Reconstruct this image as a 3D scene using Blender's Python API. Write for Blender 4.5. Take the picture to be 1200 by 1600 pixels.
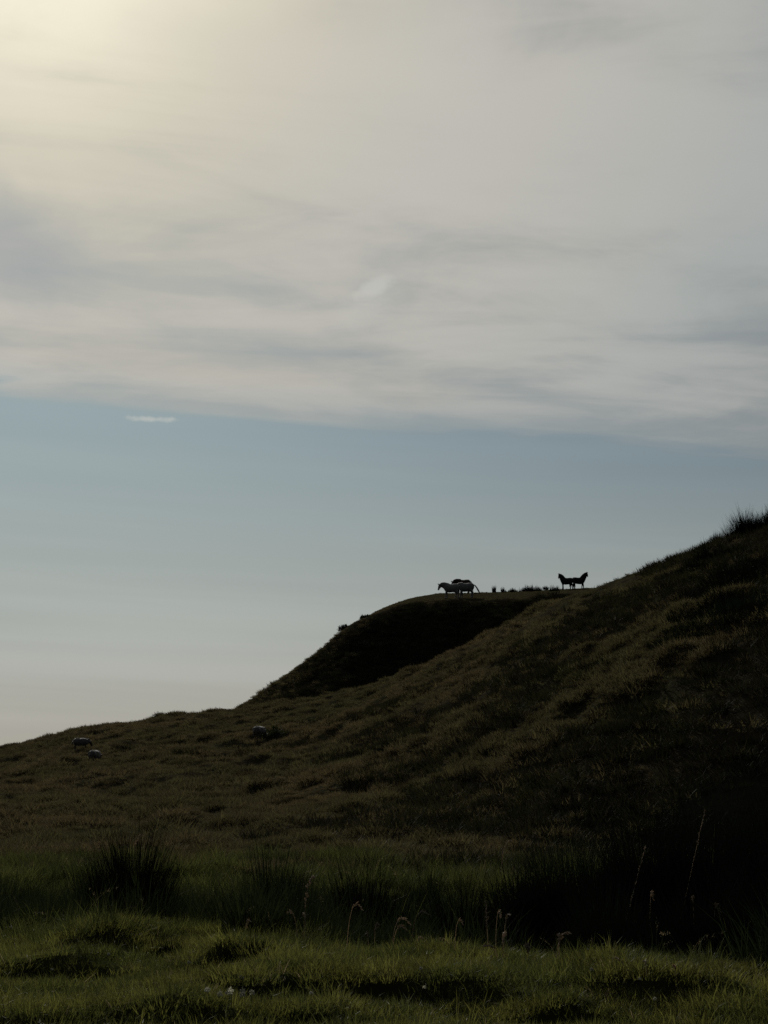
import bpy, bmesh, math, random
import numpy as np
from mathutils import Vector, Matrix

R = math.radians
for o in list(bpy.data.objects):
    bpy.data.objects.remove(o, do_unlink=True)
SC = bpy.context.scene
COL = SC.collection
rng = np.random.default_rng(11)
random.seed(5)

# ------------------------------------------------------------------ camera
F_PX = 2323.0            # focal length in photograph pixels (1200 x 1600)
PITCH = R(10.0)
CAM_Z = 1.6
cd = bpy.data.cameras.new('camera')
cd.sensor_fit = 'VERTICAL'
cd.sensor_height = 36.0
cd.sensor_width = 27.0
cd.lens = 36.0 * F_PX / 1600.0
cd.clip_start = 0.1
cd.clip_end = 9000
cam = bpy.data.objects.new('camera', cd)
cam.location = (0, 0, CAM_Z)
cam.rotation_euler = (R(90) + PITCH, 0, 0)
COL.objects.link(cam)
SC.camera = cam

# ------------------------------------------------------------------ sky, sun, exposure
SUN_EL, SUN_AZ = R(32.0), R(-15.0)      # azimuth from +Y towards +X
SUN_DIR = Vector((math.sin(SUN_AZ) * math.cos(SUN_EL), math.cos(SUN_AZ) * math.cos(SUN_EL), math.sin(SUN_EL)))
W = bpy.data.worlds.new('World')
SC.world = W
W.use_nodes = True
wt = W.node_tree
wt.nodes.clear()


class NB:
    """tiny helper that writes node expressions"""
    def __init__(s, t): s.t = t
    def n(s, kind, **kw):
        nd = s.t.nodes.new(kind)
        for k, v in kw.items(): setattr(nd, k, v)
        return nd
    def put(s, sock, v):
        if isinstance(v, bpy.types.NodeSocket): s.t.links.new(v, sock)
        elif v is not None: sock.default_value = v
    def m(s, op, a, b=None, c=None, clamp=False):
        nd = s.n('ShaderNodeMath', operation=op, use_clamp=clamp)
        for i, v in enumerate((a, b, c)):
            if v is not None: s.put(nd.inputs[i], v)
        return nd.outputs[0]
    def mix(s, f, a, b, mode='MIX'):
        nd = s.n('ShaderNodeMix', data_type='RGBA', blend_type=mode)
        s.put(nd.inputs['Factor'], f)
        for k, v in (('A', a), ('B', b)):
            sock = [i for i in nd.inputs if i.name == k and i.type == 'RGBA'][0]
            s.put(sock, (*v, 1) if isinstance(v, tuple) and len(v) == 3 else v)
        return [o for o in nd.outputs if o.type == 'RGBA'][0]
    def noise(s, vec, scale, detail=3, rough=.5, dist=0):
        nd = s.n('ShaderNodeTexNoise')
        s.put(nd.inputs['Vector'], vec)
        nd.inputs['Scale'].default_value = scale
        nd.inputs['Detail'].default_value = detail
        nd.inputs['Roughness'].default_value = rough
        nd.inputs['Distortion'].default_value = dist
        return nd.outputs[0]
    def ramp(s, v, a, b, lo=0., hi=1.):
        nd = s.n('ShaderNodeMapRange', interpolation_type='SMOOTHSTEP')
        s.put(nd.inputs[0], v)
        for i, x in enumerate((a, b, lo, hi)): nd.inputs[i + 1].default_value = x
        return nd.outputs[0]
    def xyz(s, x, y, z):
        nd = s.n('ShaderNodeCombineXYZ')
        for i, v in enumerate((x, y, z)): s.put(nd.inputs[i], v)
        return nd.outputs[0]
    def sep(s, v):
        nd = s.n('ShaderNodeSeparateXYZ'); s.put(nd.inputs[0], v); return nd.outputs
    def scale(s, col, f):
        nd = s.n('ShaderNodeVectorMath', operation='SCALE')
        s.put(nd.inputs[0], col); s.put(nd.inputs['Scale'], f)
        return nd.outputs[0]


b = NB(wt)
SKY_STRENGTH = 0.06
SKY_SEED = 8.3
tc = b.n('ShaderNodeTexCoord').outputs['Generated']
nrm = b.n('ShaderNodeVectorMath', operation='NORMALIZE'); b.put(nrm.inputs[0], tc)
D = nrm.outputs[0]
dx, dy, dz = b.sep(D)
sky = b.n('ShaderNodeTexSky')
sky.sky_type = 'NISHITA'
sky.sun_disc = False
sky.sun_elevation = SUN_EL
sky.sun_rotation = SUN_AZ % (2 * math.pi)
sky.air_density, sky.dust_density, sky.ozone_density = 1.0, 1.0, 1.5
dt = b.n('ShaderNodeVectorMath', operation='DOT_PRODUCT'); b.put(dt.inputs[0], D); dt.inputs[1].default_value = SUN_DIR
cs = b.m('MAXIMUM', dt.outputs['Value'], 0.0)
# sheet of high cloud: seen on a level plane, so that it foreshortens towards its far edge
zc = b.m('MAXIMUM', dz, 0.02)
zi = b.m('DIVIDE', 1.0, b.m('ADD', zc, 0.015))
px_, py_ = b.m('MULTIPLY', dx, zi), b.m('MULTIPLY', dy, zi)
P = b.xyz(px_, py_, 0.0)
Pst = b.xyz(b.m('MULTIPLY_ADD', py_, 0.10, b.m('MULTIPLY', px_, 0.38)), b.m('MULTIPLY_ADD', px_, -0.22, py_), SKY_SEED)   # streaks run across, a little askew
n_big = b.noise(Pst, 1.1, 2, .5, .5)
n_st = b.noise(Pst, 2.6, 5, .55, .9)
Px2 = b.xyz(b.m('MULTIPLY_ADD', py_, 0.55, b.m('MULTIPLY', px_, 0.8)), b.m('MULTIPLY_ADD', px_, -0.55, py_), SKY_SEED + 5.)
n_puff = b.noise(Px2, 2.1, 5, .58, .5)
n_edge = b.noise(P, 2.0, 3, .5, .3)
edge = b.m('MULTIPLY_ADD', px_, -0.34, py_)                      # far edge of the sheet, slightly oblique
edge = b.m('MULTIPLY_ADD', b.m('SUBTRACT', n_edge, .5), 0.20, edge)
edge = b.m('MULTIPLY_ADD', b.m('SUBTRACT', n_st, .5), 0.55, edge)
mask = b.m('ADD', b.m('MULTIPLY', b.ramp(edge, 3.82, 3.98, 1.0, 0.0), .6), b.m('MULTIPLY', b.ramp(edge, 3.45, 4.15, 1.0, 0.0), .4))
thick = b.m('ADD', b.m('ADD', b.m('MULTIPLY', n_big, .42), b.m('MULTIPLY', n_st, .30)), b.m('MULTIPLY', n_puff, .28))
opac = b.m('MULTIPLY', mask, b.ramp(thick, .40, .56, .50, 1.0))
# forward scattering of the thin sheet towards the sun
g1 = b.m('POWER', cs, 3.0)
g2 = b.m('POWER', cs, 130.0)
lum = b.m('MULTIPLY_ADD', g1, 0.39, 0.12)
lum = b.m('MULTIPLY_ADD', g2, 0.40, lum)
lum = b.m('MULTIPLY', lum, b.ramp(thick, .38, .62, 0.88, 1.10))
ccol = b.mix(b.ramp(cs, .86, .96), (0.965, 1.0, 0.97), (1.03, 1.0, 0.91))
ccol = b.mix(b.ramp(cs, .955, 1.0), ccol, (1.07, 1.0, 0.80))
cloud = b.scale(ccol, b.m('DIVIDE', lum, SKY_STRENGTH))
clear = b.mix(1.0, sky.outputs[0], (0.315, 0.43, 0.465), 'MULTIPLY')
hs_n = b.noise(b.xyz(b.m('MULTIPLY', dx, 1.3), 2.2, b.m('MULTIPLY_ADD', dx, 1.2, b.m('MULTIPLY', dz, 26.0))), 1.0, 4, .55, .3)
hz = b.scale(b.mix(b.ramp(dz, .0, .11), (1.05, 1.0, .87), (.955, 1.0, .94)), b.m('DIVIDE', b.m('MULTIPLY_ADD', g1, 0.455, 0.10), SKY_STRENGTH))   # sea haze low down
hz = b.scale(hz, b.ramp(hs_n, .3, .7, .93, 1.07))
clear = b.mix(b.ramp(dz, .06, .26, .97, 0.22), clear, hz)
skycol = b.mix(opac, clear, cloud)


def small_cloud(base, px, py, w, h, gain, tilt=0.0, sc=60, col=(.56, .56, .52), rag=2.2):
    """a little separate wisp in a fixed direction of the sky"""
    a_, b_ = (px - 600) / F_PX, (800 - py) / F_PX
    d0 = Vector((a_, math.cos(PITCH) - b_ * math.sin(PITCH), math.sin(PITCH) + b_ * math.cos(PITCH))).normalized()
    ri = Vector((d0.y, -d0.x, 0)).normalized(); up = ri.cross(d0)
    ri, up = ri * math.cos(tilt) + up * math.sin(tilt), up * math.cos(tilt) - ri * math.sin(tilt)
    def dot(v):
        q = b.n('ShaderNodeVectorMath', operation='DOT_PRODUCT'); b.put(q.inputs[0], D); q.inputs[1].default_value = v
        return q.outputs['Value']
    nz = b.m('SUBTRACT', b.noise(D, sc, 4, .6), .5)
    e = b.m('MULTIPLY_ADD', nz, rag, b.m('SQRT', b.m('ADD', b.m('POWER', b.m('DIVIDE', dot(ri), w / F_PX), 2.0), b.m('POWER', b.m('DIVIDE', dot(up), h / F_PX), 2.0))))
    e = b.m('ADD', e, b.ramp(dot(d0), .0, .1, 9., 0.))
    f = b.ramp(e, .2, 1.2, gain, 0.0)
    return b.mix(f, base, tuple(c / SKY_STRENGTH for c in col))


skycol = small_cloud(skycol, -20, 390, 210, 95, .55, R(-4), 9, (.33, .355, .38), 1.6)       # thinner, bluer parts of the sheet and a denser creamy bank
skycol = small_cloud(skycol, 1190, 420, 260, 120, .30, R(6), 8, (.33, .375, .37), 1.6)
skycol = small_cloud(skycol, 300, 572, 420, 42, .35, R(-5), 12, (.52, .48, .415), 1.4)
skycol = small_cloud(skycol, 420, 80, 300, 60, .30, R(-8), 9, (.60, .565, .49), 1.6)
skycol = small_cloud(skycol, 236, 655, 46, 5.5, .55, sc=90)
skycol = small_cloud(skycol, 584, 449, 36, 15, .6, R(26), 42)
skycol = small_cloud(skycol, 560, 486, 60, 30, .22, R(24), 25)
bg = b.n('ShaderNodeBackground')
b.put(bg.inputs[0], skycol)
bg.inputs[1].default_value = SKY_STRENGTH
wo = b.n('ShaderNodeOutputWorld')
wt.links.new(bg.outputs[0], wo.inputs[0])

sl = bpy.data.lights.new('sun', 'SUN')
sl.energy = 3.8
sl.angle = R(1.0)
sl.color = (1.0, 0.95, 0.87)
so = bpy.data.objects.new('sun', sl)
so.rotation_euler = SUN_DIR.to_track_quat('Z', 'Y').to_euler()
so.location = SUN_DIR * 60
COL.objects.link(so)

vs = SC.view_settings
vs.view_transform = 'Standard'
vs.look = 'None'
vs.gamma = 1.0
vs.use_curve_mapping = False
vs.exposure = 0.0
SC.cycles.use_denoising = False
SC.cycles.max_bounces = 5
SC.cycles.diffuse_bounces = 2
SC.cycles.transmission_bounces = 4
SC.cycles.caustics_reflective = SC.cycles.caustics_refractive = False

# ------------------------------------------------------------------ helpers
def tag(o, label=None, cat=None, group=None, kind=None):
    if label: o['label'] = label
    if cat: o['category'] = cat
    if group: o['group'] = group
    if kind: o['kind'] = kind
    return o


def mesh_obj(name, verts, faces, mat=None, parent=None, smooth=False):
    me = bpy.data.meshes.new(name)
    me.from_pydata([tuple(v) for v in verts] if not isinstance(verts, np.ndarray) else verts.tolist(), [],
                   faces if not isinstance(faces, np.ndarray) else faces.tolist())
    if smooth: me.shade_smooth()
    if mat: me.materials.append(mat)
    o = bpy.data.objects.new(name, me)
    COL.objects.link(o)
    if parent: o.parent = parent
    return o


def empty(name, loc, rz=0):
    o = bpy.data.objects.new(name, None)
    o.empty_display_size = .2
    o.location = loc
    o.rotation_euler = (0, 0, rz)
    COL.objects.link(o)
    return o


def _hash(ix, iy, seed):
    h = (ix.astype(np.int64) * 374761393 + iy.astype(np.int64) * 668265263 + seed * 974634777) & 0xFFFFFFFF
    h = ((h ^ (h >> 13)) * 1274126177) & 0xFFFFFFFF
    return ((h ^ (h >> 16)) & 0xFFFF) / 65535.0


def vnoise(x, y, seed=0):
    ix, iy = np.floor(x), np.floor(y)
    fx, fy = x - ix, y - iy
    fx, fy = fx * fx * fx * (fx * (6 * fx - 15) + 10), fy * fy * fy * (fy * (6 * fy - 15) + 10)
    a, c = _hash(ix, iy, seed), _hash(ix + 1, iy, seed)
    d, e = _hash(ix, iy + 1, seed), _hash(ix + 1, iy + 1, seed)
    return (a + (c - a) * fx) * (1 - fy) + (d + (e - d) * fx) * fy - .5


def fbm(x, y, seed=0, oct_=3, gain=.5):
    s, a = 0, 1.
    for i in range(oct_):
        s = s + a * vnoise(x * 2 ** i + 17.3 * i, y * 2 ** i - 9.1 * i, seed + i)
        a *= gain
    return s


def sstep(x, a, c):
    t = np.clip((x - a) / (c - a), 0, 1)
    return t * t * (3 - 2 * t)


# ------------------------------------------------------------------ terrain (a height for every x, y in metres)
def ray(px, py):
    """direction slopes X/Y and Z/Y of a sight line of the photograph"""
    a_, b_ = (px - 600) / F_PX, (800 - py) / F_PX
    yy = math.cos(PITCH) - b_ * math.sin(PITCH)
    return a_ / yy, (math.sin(PITCH) + b_ * math.cos(PITCH)) / yy


def crest(points):
    us, zs, ds = [], [], []
    for px, py, d in points:
        u, v = ray(px, py)
        us.append(u); zs.append(CAM_Z + v * d); ds.append(d)
    return np.array(us), np.array(zs), np.array(ds)


def smooth_interp(u, us, ys):
    uu = np.linspace(-.8, .8, 641)
    yy = np.interp(uu, us, ys)
    k = np.exp(-.5 * (np.arange(-6, 7) / 2.2) ** 2); k /= k.sum()
    yy = np.convolve(np.pad(yy, 6, 'edge'), k, 'valid')
    return np.interp(u, uu, yy)


# near spur: the long brown slope from the left skyline up to the right edge
NEAR = crest([(-1100, 1330, 140), (-500, 1262, 132), (-200, 1212, 128), (0, 1174, 125), (60, 1157, 125), (150, 1138, 122), (270, 1118, 120),
              (370, 1108, 118), (500, 1093, 112), (600, 1063, 108), (650, 1043, 106), (740, 1003, 103), (800, 973, 100),
              (860, 943, 98), (925, 921, 96), (1000, 900, 93), (1050, 884, 90), (1100, 864, 88), (1150, 846, 86),
              (1200, 837, 85), (1400, 742, 80), (1700, 640, 76), (2300, 520, 72)])
# front lip of the plateau behind and its skyline
LIP = crest([(-1100, 1420, 150), (0, 1275, 145), (250, 1160, 142), (330, 1125, 141), (370, 1108, 140), (400, 1090, 141), (440, 1060, 142), (500, 1018, 143), (540, 979, 144),
             (570, 966, 145), (600, 952, 146), (640, 942, 147), (680, 938, 147), (760, 939, 147), (850, 932, 147), (925, 928, 147), (1200, 928, 147), (2300, 928, 147)])
BACK = crest([(-1100, 1420, 165), (0, 1275, 160), (250, 1160, 156), (330, 1126, 155), (370, 1111, 154), (400, 1091, 154), (440, 1062, 154), (500, 1020, 155), (540, 983, 156),
              (570, 967, 157), (600, 949, 159), (640, 935, 160), (680, 927, 161), (760, 926, 162), (850, 922, 162), (925, 918, 161), (1200, 918, 160), (2300, 918, 160)])
# where the mown-looking turf ends and the rushy ditch begins
EDGE_U = np.array([-.8, -.26, 0., .13, .26, .8]); EDGE_Y = np.array([16.5, 15.4, 14.2, 12.7, 11.3, 10.8])
HOLLOWS = [(560, 1562, 1.0, .17), (905, 1580, .6, .14), (90, 1515, .55, .14), (25, 1604, .5, .16), (378, 1520, .24, .14), (1070, 1562, .6, .17), (260, 1600, .5, .12), (470, 1600, .3, .1), (150, 1490, .4, .1)]
_hol = []
for px, py, w, h in HOLLOWS:
    u, v = ray(px, py); d = CAM_Z / -v
    _hol.append((u * d, d, w, h))


def height(X, Y, detail=True):
    X = np.asarray(X, float); Y = np.asarray(Y, float)
    Yc = np.maximum(Y, .5)
    u = np.clip(X / Yc, -.75, .75)
    e = np.interp(u, EDGE_U, EDGE_Y)
    zn, dn = smooth_interp(u, NEAR[0], NEAR[1]), smooth_interp(u, NEAR[0], NEAR[2])
    zl, dl = smooth_interp(u, LIP[0], LIP[1]), smooth_interp(u, LIP[0], LIP[2])
    zb, db = smooth_interp(u, BACK[0], BACK[1]), smooth_interp(u, BACK[0], BACK[2])
    foot = np.minimum(zn - 1.2, zl - 1.0)
    foot = np.where(zl > zn - 2, np.minimum(zl - 1.0, zn - 1.4), zn - 4.)
    base = np.full_like(u, -.45)
    def seg(z0, z1, y0, y1, p=1.):
        t = np.clip((Y - y0) / np.maximum(y1 - y0, .1), 0, 1)
        return z0 + (z1 - z0) * t ** p
    t = np.clip((Y - e) / 2.5, 0, 1)
    dd = np.interp(u, [-.2, .05, .15], [-.38, -.45, -.75])
    z = dd * t * t * (3 - 2 * t)
    z = np.where(Y > 20, seg(dd, -.12, 20, 23.5), z)
    z = np.where(Y > 23.5, seg(-.12, -.2, 23.5, 25.5), z)
    z = np.where(Y > 25.5, seg(-.2, -.42, 25.5, 29), z)
    z = np.where(Y > 29, seg(-.42, -.2, 29, 36), z)
    s = np.clip((Y - 36) / (dn - 36), 0, 1)
    pw = np.interp(u, [-.3, -.05, .05, .12, .2, .3], [1.45, 1.3, 1.1, .86, .66, .6])
    hump = s ** pw + .05 * np.sin(np.pi * s) * sstep(u, -.1, .1)
    z = np.where(Y > 36, -.2 + (zn + .2) * hump, z)
    # behind the spur: a fold, the steep shaded face, the grazed plateau, then down
    tf = np.clip((Y - dn) / np.maximum(np.minimum(16., dl - 14 - dn), 1), 0, 1)
    z = np.where(Y > dn, zn + (foot - zn) * tf * tf * (3 - 2 * tf), z)
    zz = np.maximum(dl - 15, dn + 12)
    tu = np.clip((Y - zz) / np.maximum(dl - zz, 1), 0, 1)
    zup = foot + (np.maximum(zl, foot) - foot) * (tu ** 1.1)
    z = np.where(Y > zz, zup, z)
    z = np.where(Y > dl, seg(np.maximum(zl, foot), np.maximum(zb, foot), dl, db, .9), z)
    td = np.clip((Y - db) / 260., 0, 1)
    z = np.where(Y > db, np.maximum(zb, foot) + (-30 - np.maximum(zb, foot)) * td * td * (3 - 2 * td), z)
    if not detail: return z
    # lumps
    far = sstep(Y, 30, 48)
    plate = sstep(Y, dl - 2, dl + 2)
    z = z + far * (1 - .8 * plate) * (.32 * fbm(X / 6.5, Y / 8., 3, 2) + .46 * fbm(X / 1.5, Y / 1.8, 9, 2) + .22 * fbm(X / .7, Y / .9, 12, 1))
    terr = np.sin(z * 5.2 + 2.5 * vnoise(X / 9, Y / 9, 30))
    z = z + far * (1 - plate) * .05 * terr
    mid = sstep(Y, 12, 18) * (1 - sstep(Y, 28, 34))
    z = z + mid * .35 * fbm(X / 1.6, Y / 1.6, 21, 2)
    near = (1 - sstep(Y, 14, 20))
    z = z + near * (.17 * fbm(X / 1.2, Y / .9, 5, 3))
    for hx, hy, w, h in _hol:
        q = (X - hx) / w + .5 * vnoise(X * 2.2, Y * 2.2, 41)
        fy = (Y - hy) + .22 * vnoise(X * 3.1, Y * 2, 44) + .1 * np.abs(q)
        prof = sstep(fy, -.12, .08) * np.exp(-np.maximum(fy, 0) / .9) - .55 * np.exp(-((fy + .30) / .28) ** 2)
        z = z + h * prof * np.exp(-q ** 4)
    return z


def hval(x, y): return float(height(np.array([x]), np.array([y]))[0])


def hit(px, py, y0=6., y1=170.):
    """first ground point on a sight line"""
    u, v = ray(px, py)
    ys = np.arange(y0, y1, .05)
    g = height(u * ys, ys) - (CAM_Z + v * ys)
    i = np.argmax(g > 0)
    if g[i] <= 0: i = int(np.argmax(g))
    return Vector((u * ys[i], ys[i], float(height(np.array([u * ys[i]]), np.array([ys[i]]))[0])))


def on_ray(px, Y):
    u, _ = ray(px, 1000)
    return Vector((u * Y, Y, hval(u * Y, Y)))


# ------------------------------------------------------------------ materials
def plant_mat(name, c1, c2, trans=.45, rough=.6, patch=.12, spec=.25, tcol=None):
    m = bpy.data.materials.new(name); m.use_nodes = True
    t = m.node_tree; t.nodes.clear(); q = NB(t)
    geo = q.n('ShaderNodeNewGeometry').outputs['Position']
    oi = q.n('ShaderNodeObjectInfo').outputs['Random']
    n1 = q.noise(geo, patch, 3, .55, .5)
    f = q.m('ADD', q.m('MULTIPLY', q.ramp(n1, .32, .68), .65), q.m('MULTIPLY', oi, .35))
    col = q.mix(f, c1, c2)
    col = q.scale(col, q.ramp(oi, 0., 1., .55, 1.4))
    df = q.n('ShaderNodeBsdfDiffuse'); q.put(df.inputs[0], col)
    tr = q.n('ShaderNodeBsdfTranslucent'); q.put(tr.inputs[0], q.mix(1.0, col, tcol or (1.1, 1.12, .72), 'MULTIPLY'))
    mx = q.n('ShaderNodeMixShader'); mx.inputs[0].default_value = trans
    t.links.new(df.outputs[0], mx.inputs[1]); t.links.new(tr.outputs[0], mx.inputs[2])
    gl = q.n('ShaderNodeBsdfGlossy'); gl.inputs['Roughness'].default_value = rough
    gl.inputs[0].default_value = (.8, .82, .8, 1)
    m2 = q.n('ShaderNodeMixShader'); m2.inputs[0].default_value = .02 * spec / .25
    t.links.new(mx.outputs[0], m2.inputs[1]); t.links.new(gl.outputs[0], m2.inputs[2])
    out = q.n('ShaderNodeOutputMaterial'); t.links.new(m2.outputs[0], out.inputs[0])
    return m


def solid_mat(name, c1, c2, scale=4., rough=.85, bump=0., bscale=40., sheen=0., spec=.2):
    m = bpy.data.materials.new(name); m.use_nodes = True
    t = m.node_tree; t.nodes.clear(); q = NB(t)
    ob = q.n('ShaderNodeTexCoord').outputs['Object']
    n1 = q.noise(ob, scale, 4, .55, .3)
    p = q.n('ShaderNodeBsdfPrincipled')
    q.put(p.inputs['Base Color'], q.mix(q.ramp(n1, .3, .7), c1, c2))
    p.inputs['Roughness'].default_value = rough
    p.inputs['Specular IOR Level'].default_value = spec
    if sheen: p.inputs['Sheen Weight'].default_value = sheen
    if bump:
        bn = q.n('ShaderNodeBump'); bn.inputs['Strength'].default_value = bump; bn.inputs['Distance'].default_value = .02
        q.put(bn.inputs['Height'], q.noise(ob, bscale, 4, .6)); t.links.new(bn.outputs[0], p.inputs['Normal'])
    out = q.n('ShaderNodeOutputMaterial'); t.links.new(p.outputs[0], out.inputs[0])
    return m


def ground_mat():
    m = bpy.data.materials.new('ground_soil_and_thatch'); m.use_nodes = True
    t = m.node_tree; t.nodes.clear(); q = NB(t)
    geo = q.n('ShaderNodeNewGeometry').outputs['Position']
    x, y, z = q.sep(geo)
    n1 = q.noise(geo, .12, 4, .55, .4); n2 = q.noise(geo, 1.4, 4, .6); n3 = q.noise(geo, 9., 3, .6)
    hillc = q.mix(q.ramp(n1, .3, .7), (.026, .022, .014), (.020, .020, .012))
    lawnc = q.mix(q.ramp(n2, .3, .7), (.016, .020, .007), (.024, .024, .010))
    c = q.mix(q.ramp(y, 24., 34.), lawnc, hillc)
    c = q.mix(q.ramp(n2, .52, .75, 0., .6), c, (.016, .014, .009))
    c = q.scale(c, q.ramp(n3, .2, .8, .75, 1.2))
    p = q.n('ShaderNodeBsdfDiffuse'); q.put(p.inputs['Color'], c)
    bn = q.n('ShaderNodeBump'); bn.inputs['Strength'].default_value = .6; bn.inputs['Distance'].default_value = .15
    q.put(bn.inputs['Height'], q.noise(geo, 3.0, 5, .65)); t.links.new(bn.outputs[0], p.inputs['Normal'])
    out = q.n('ShaderNodeOutputMaterial'); t.links.new(p.outputs[0], out.inputs[0])
    return m


M_GROUND = ground_mat()
M_LAWN = plant_mat('short_green_grass', (.046, .055, .020), (.114, .110, .038), .36, .5, 1.1)
M_TALL = plant_mat('rank_green_grass', (.027, .035, .016), (.066, .070, .027), .34, .5, .5, spec=.12)
M_HILL = plant_mat('tawny_moor_grass', (.081, .066, .042), (.050, .052, .028), .32, .7, .10, tcol=(1.12, 1.02, .75))
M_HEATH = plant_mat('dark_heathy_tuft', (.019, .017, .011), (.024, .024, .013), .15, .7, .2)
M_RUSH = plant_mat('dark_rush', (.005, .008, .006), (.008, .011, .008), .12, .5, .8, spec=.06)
M_DITCH_SHADE = plant_mat('ditch_shade_sedge', (.011, .016, .009), (.020, .026, .012), .2, .5, .9, spec=.1)  # darker than the bank grass: ditch shade put into the leaf colour
M_STRAW = plant_mat('dry_straw', (.26, .22, .18), (.32, .27, .21), .5, .5, 2.0, tcol=(1.05, .95, .8))
M_STEM = plant_mat('faded_grass_stem', (.10, .09, .06), (.16, .13, .09), .5, .5, 2.0, tcol=(1.05, .98, .8))
M_PETAL = plant_mat('white_petal', (.55, .55, .50), (.62, .60, .52), .4, .6, 3.0, tcol=(1, 1, .9))
M_BUSH = plant_mat('dark_gorse_leaf', (.018, .024, .012), (.026, .030, .014), .2, .6, 1.0)
M_WOOD = solid_mat('dark_woody_stem', (.03, .022, .015), (.045, .035, .024), 12.)

# ------------------------------------------------------------------ the ground, one sheet
def build_ground():
    az = np.concatenate([np.linspace(-math.pi, R(-40), 22, endpoint=False), np.linspace(R(-40), R(-18), 60, endpoint=False),
                         np.linspace(R(-18), R(18), 560, endpoint=False), np.linspace(R(18), R(40), 60, endpoint=False), np.linspace(R(40), math.pi, 22)])
    rr = np.concatenate([np.linspace(.4, 8, 10, endpoint=False), np.geomspace(8, 30, 200, endpoint=False), np.geomspace(30, 175, 420, endpoint=False), np.geomspace(175, 6500, 40)])
    A, RR = np.meshgrid(az, rr)
    X, Y = RR * np.sin(A), RR * np.cos(A)
    Z = height(X, Y)
    n, m = A.shape
    V = np.stack([X, Y, Z], -1).reshape(-1, 3)
    i, j = np.meshgrid(np.arange(n - 1), np.arange(m - 1), indexing='ij')
    i, j = i.ravel(), j.ravel()
    F = np.stack([i * m + j, (i + 1) * m + j, (i + 1) * m + j + 1, i * m + j + 1], -1)[:, ::-1]
    V = np.vstack([V, [[0, 0, float(height(np.array([0.]), np.array([.1]))[0])]]])
    faces = F.tolist() + [[j_ + 1, j_, len(V) - 1][::-1] for j_ in range(m - 1)]
    o = mesh_obj('hillside_ground', V, faces, M_GROUND, smooth=True)
    o['kind'] = 'structure'
    o['label'] = 'rough grassy hillside rising from a level green turf in front'
    return o


build_ground()

# ------------------------------------------------------------------ blades
def blades(n, rad, hmin, hmax, width, lean=.5, curl=.5, segs=3, rnd=None, pos=None, power=.5, droop=0.):
    """numpy arrays (verts, faces) of n tapering grass blades standing in a disc"""
    g = rnd
    th = g.uniform(0, 2 * math.pi, n)
    r = rad * g.uniform(0, 1, n) ** power
    bx, by = r * np.cos(th), r * np.sin(th)
    if pos is not None: bx, by = pos[:, 0], pos[:, 1]
    L = g.uniform(hmin, hmax, n) * (1 - .35 * (r / max(rad, 1e-6)) ** 2 * (pos is None))
    out = th + g.normal(0, .8, n)
    ln = np.abs(g.normal(0, 1, n)) * lean * .4 + lean * .6 * r / max(rad, 1e-6)
    cv = g.uniform(0, 1, n) * curl
    side = g.uniform(0, 2 * math.pi, n)
    w = width * g.uniform(.6, 1.3, n)
    V = []
    px, py, pz = bx.copy(), by.copy(), np.zeros(n) - .02
    ang = ln.copy()
    for k in range(segs + 1):
        t = k / segs
        ww = w * (1 - t) ** .7 if k < segs else w * 0
        ox, oy = ww * .5 * np.cos(side), ww * .5 * np.sin(side)
        V.append(np.stack([px - ox, py - oy, pz], -1))
        if k < segs: V.append(np.stack([px + ox, py + oy, pz], -1))
        st = L / segs
        px = px + st * np.sin(ang) * np.cos(out); py = py + st * np.sin(ang) * np.sin(out); pz = pz + st * np.cos(ang)
        ang = ang + (cv + droop) / segs * (1 + k)
    nv = 2 * segs + 1
    V = np.stack(V, 1).reshape(-1, 3)
    base = (np.arange(n) * nv)[:, None]
    faces = []
    for k in range(segs - 1):
        faces.append(np.concatenate([base + 2 * k, base + 2 * k + 1, base + 2 * k + 3, base + 2 * k + 2], 1))
    quads = np.concatenate(faces, 0) if faces else np.zeros((0, 4), int)
    tris = np.concatenate([base + 2 * segs - 2, base + 2 * segs - 1, base + 2 * segs], 1)
    return V, quads.tolist() + tris.tolist()


def join_parts(parts):
    Vs, Fs, o = [], [], 0
    for V, F in parts:
        Vs.append(V); Fs += [[i + o for i in f] for f in F]; o += len(V)
    return np.concatenate(Vs), Fs


def proto_coll(name, metas, mat):
    c = bpy.data.collections.new(name)
    for k, (V, F) in enumerate(metas):
        me = bpy.data.meshes.new(name)
        me.from_pydata(V.tolist(), [], F)
        me.materials.append(mat)
        c.objects.link(bpy.data.objects.new(name, me))
    return c


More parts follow.
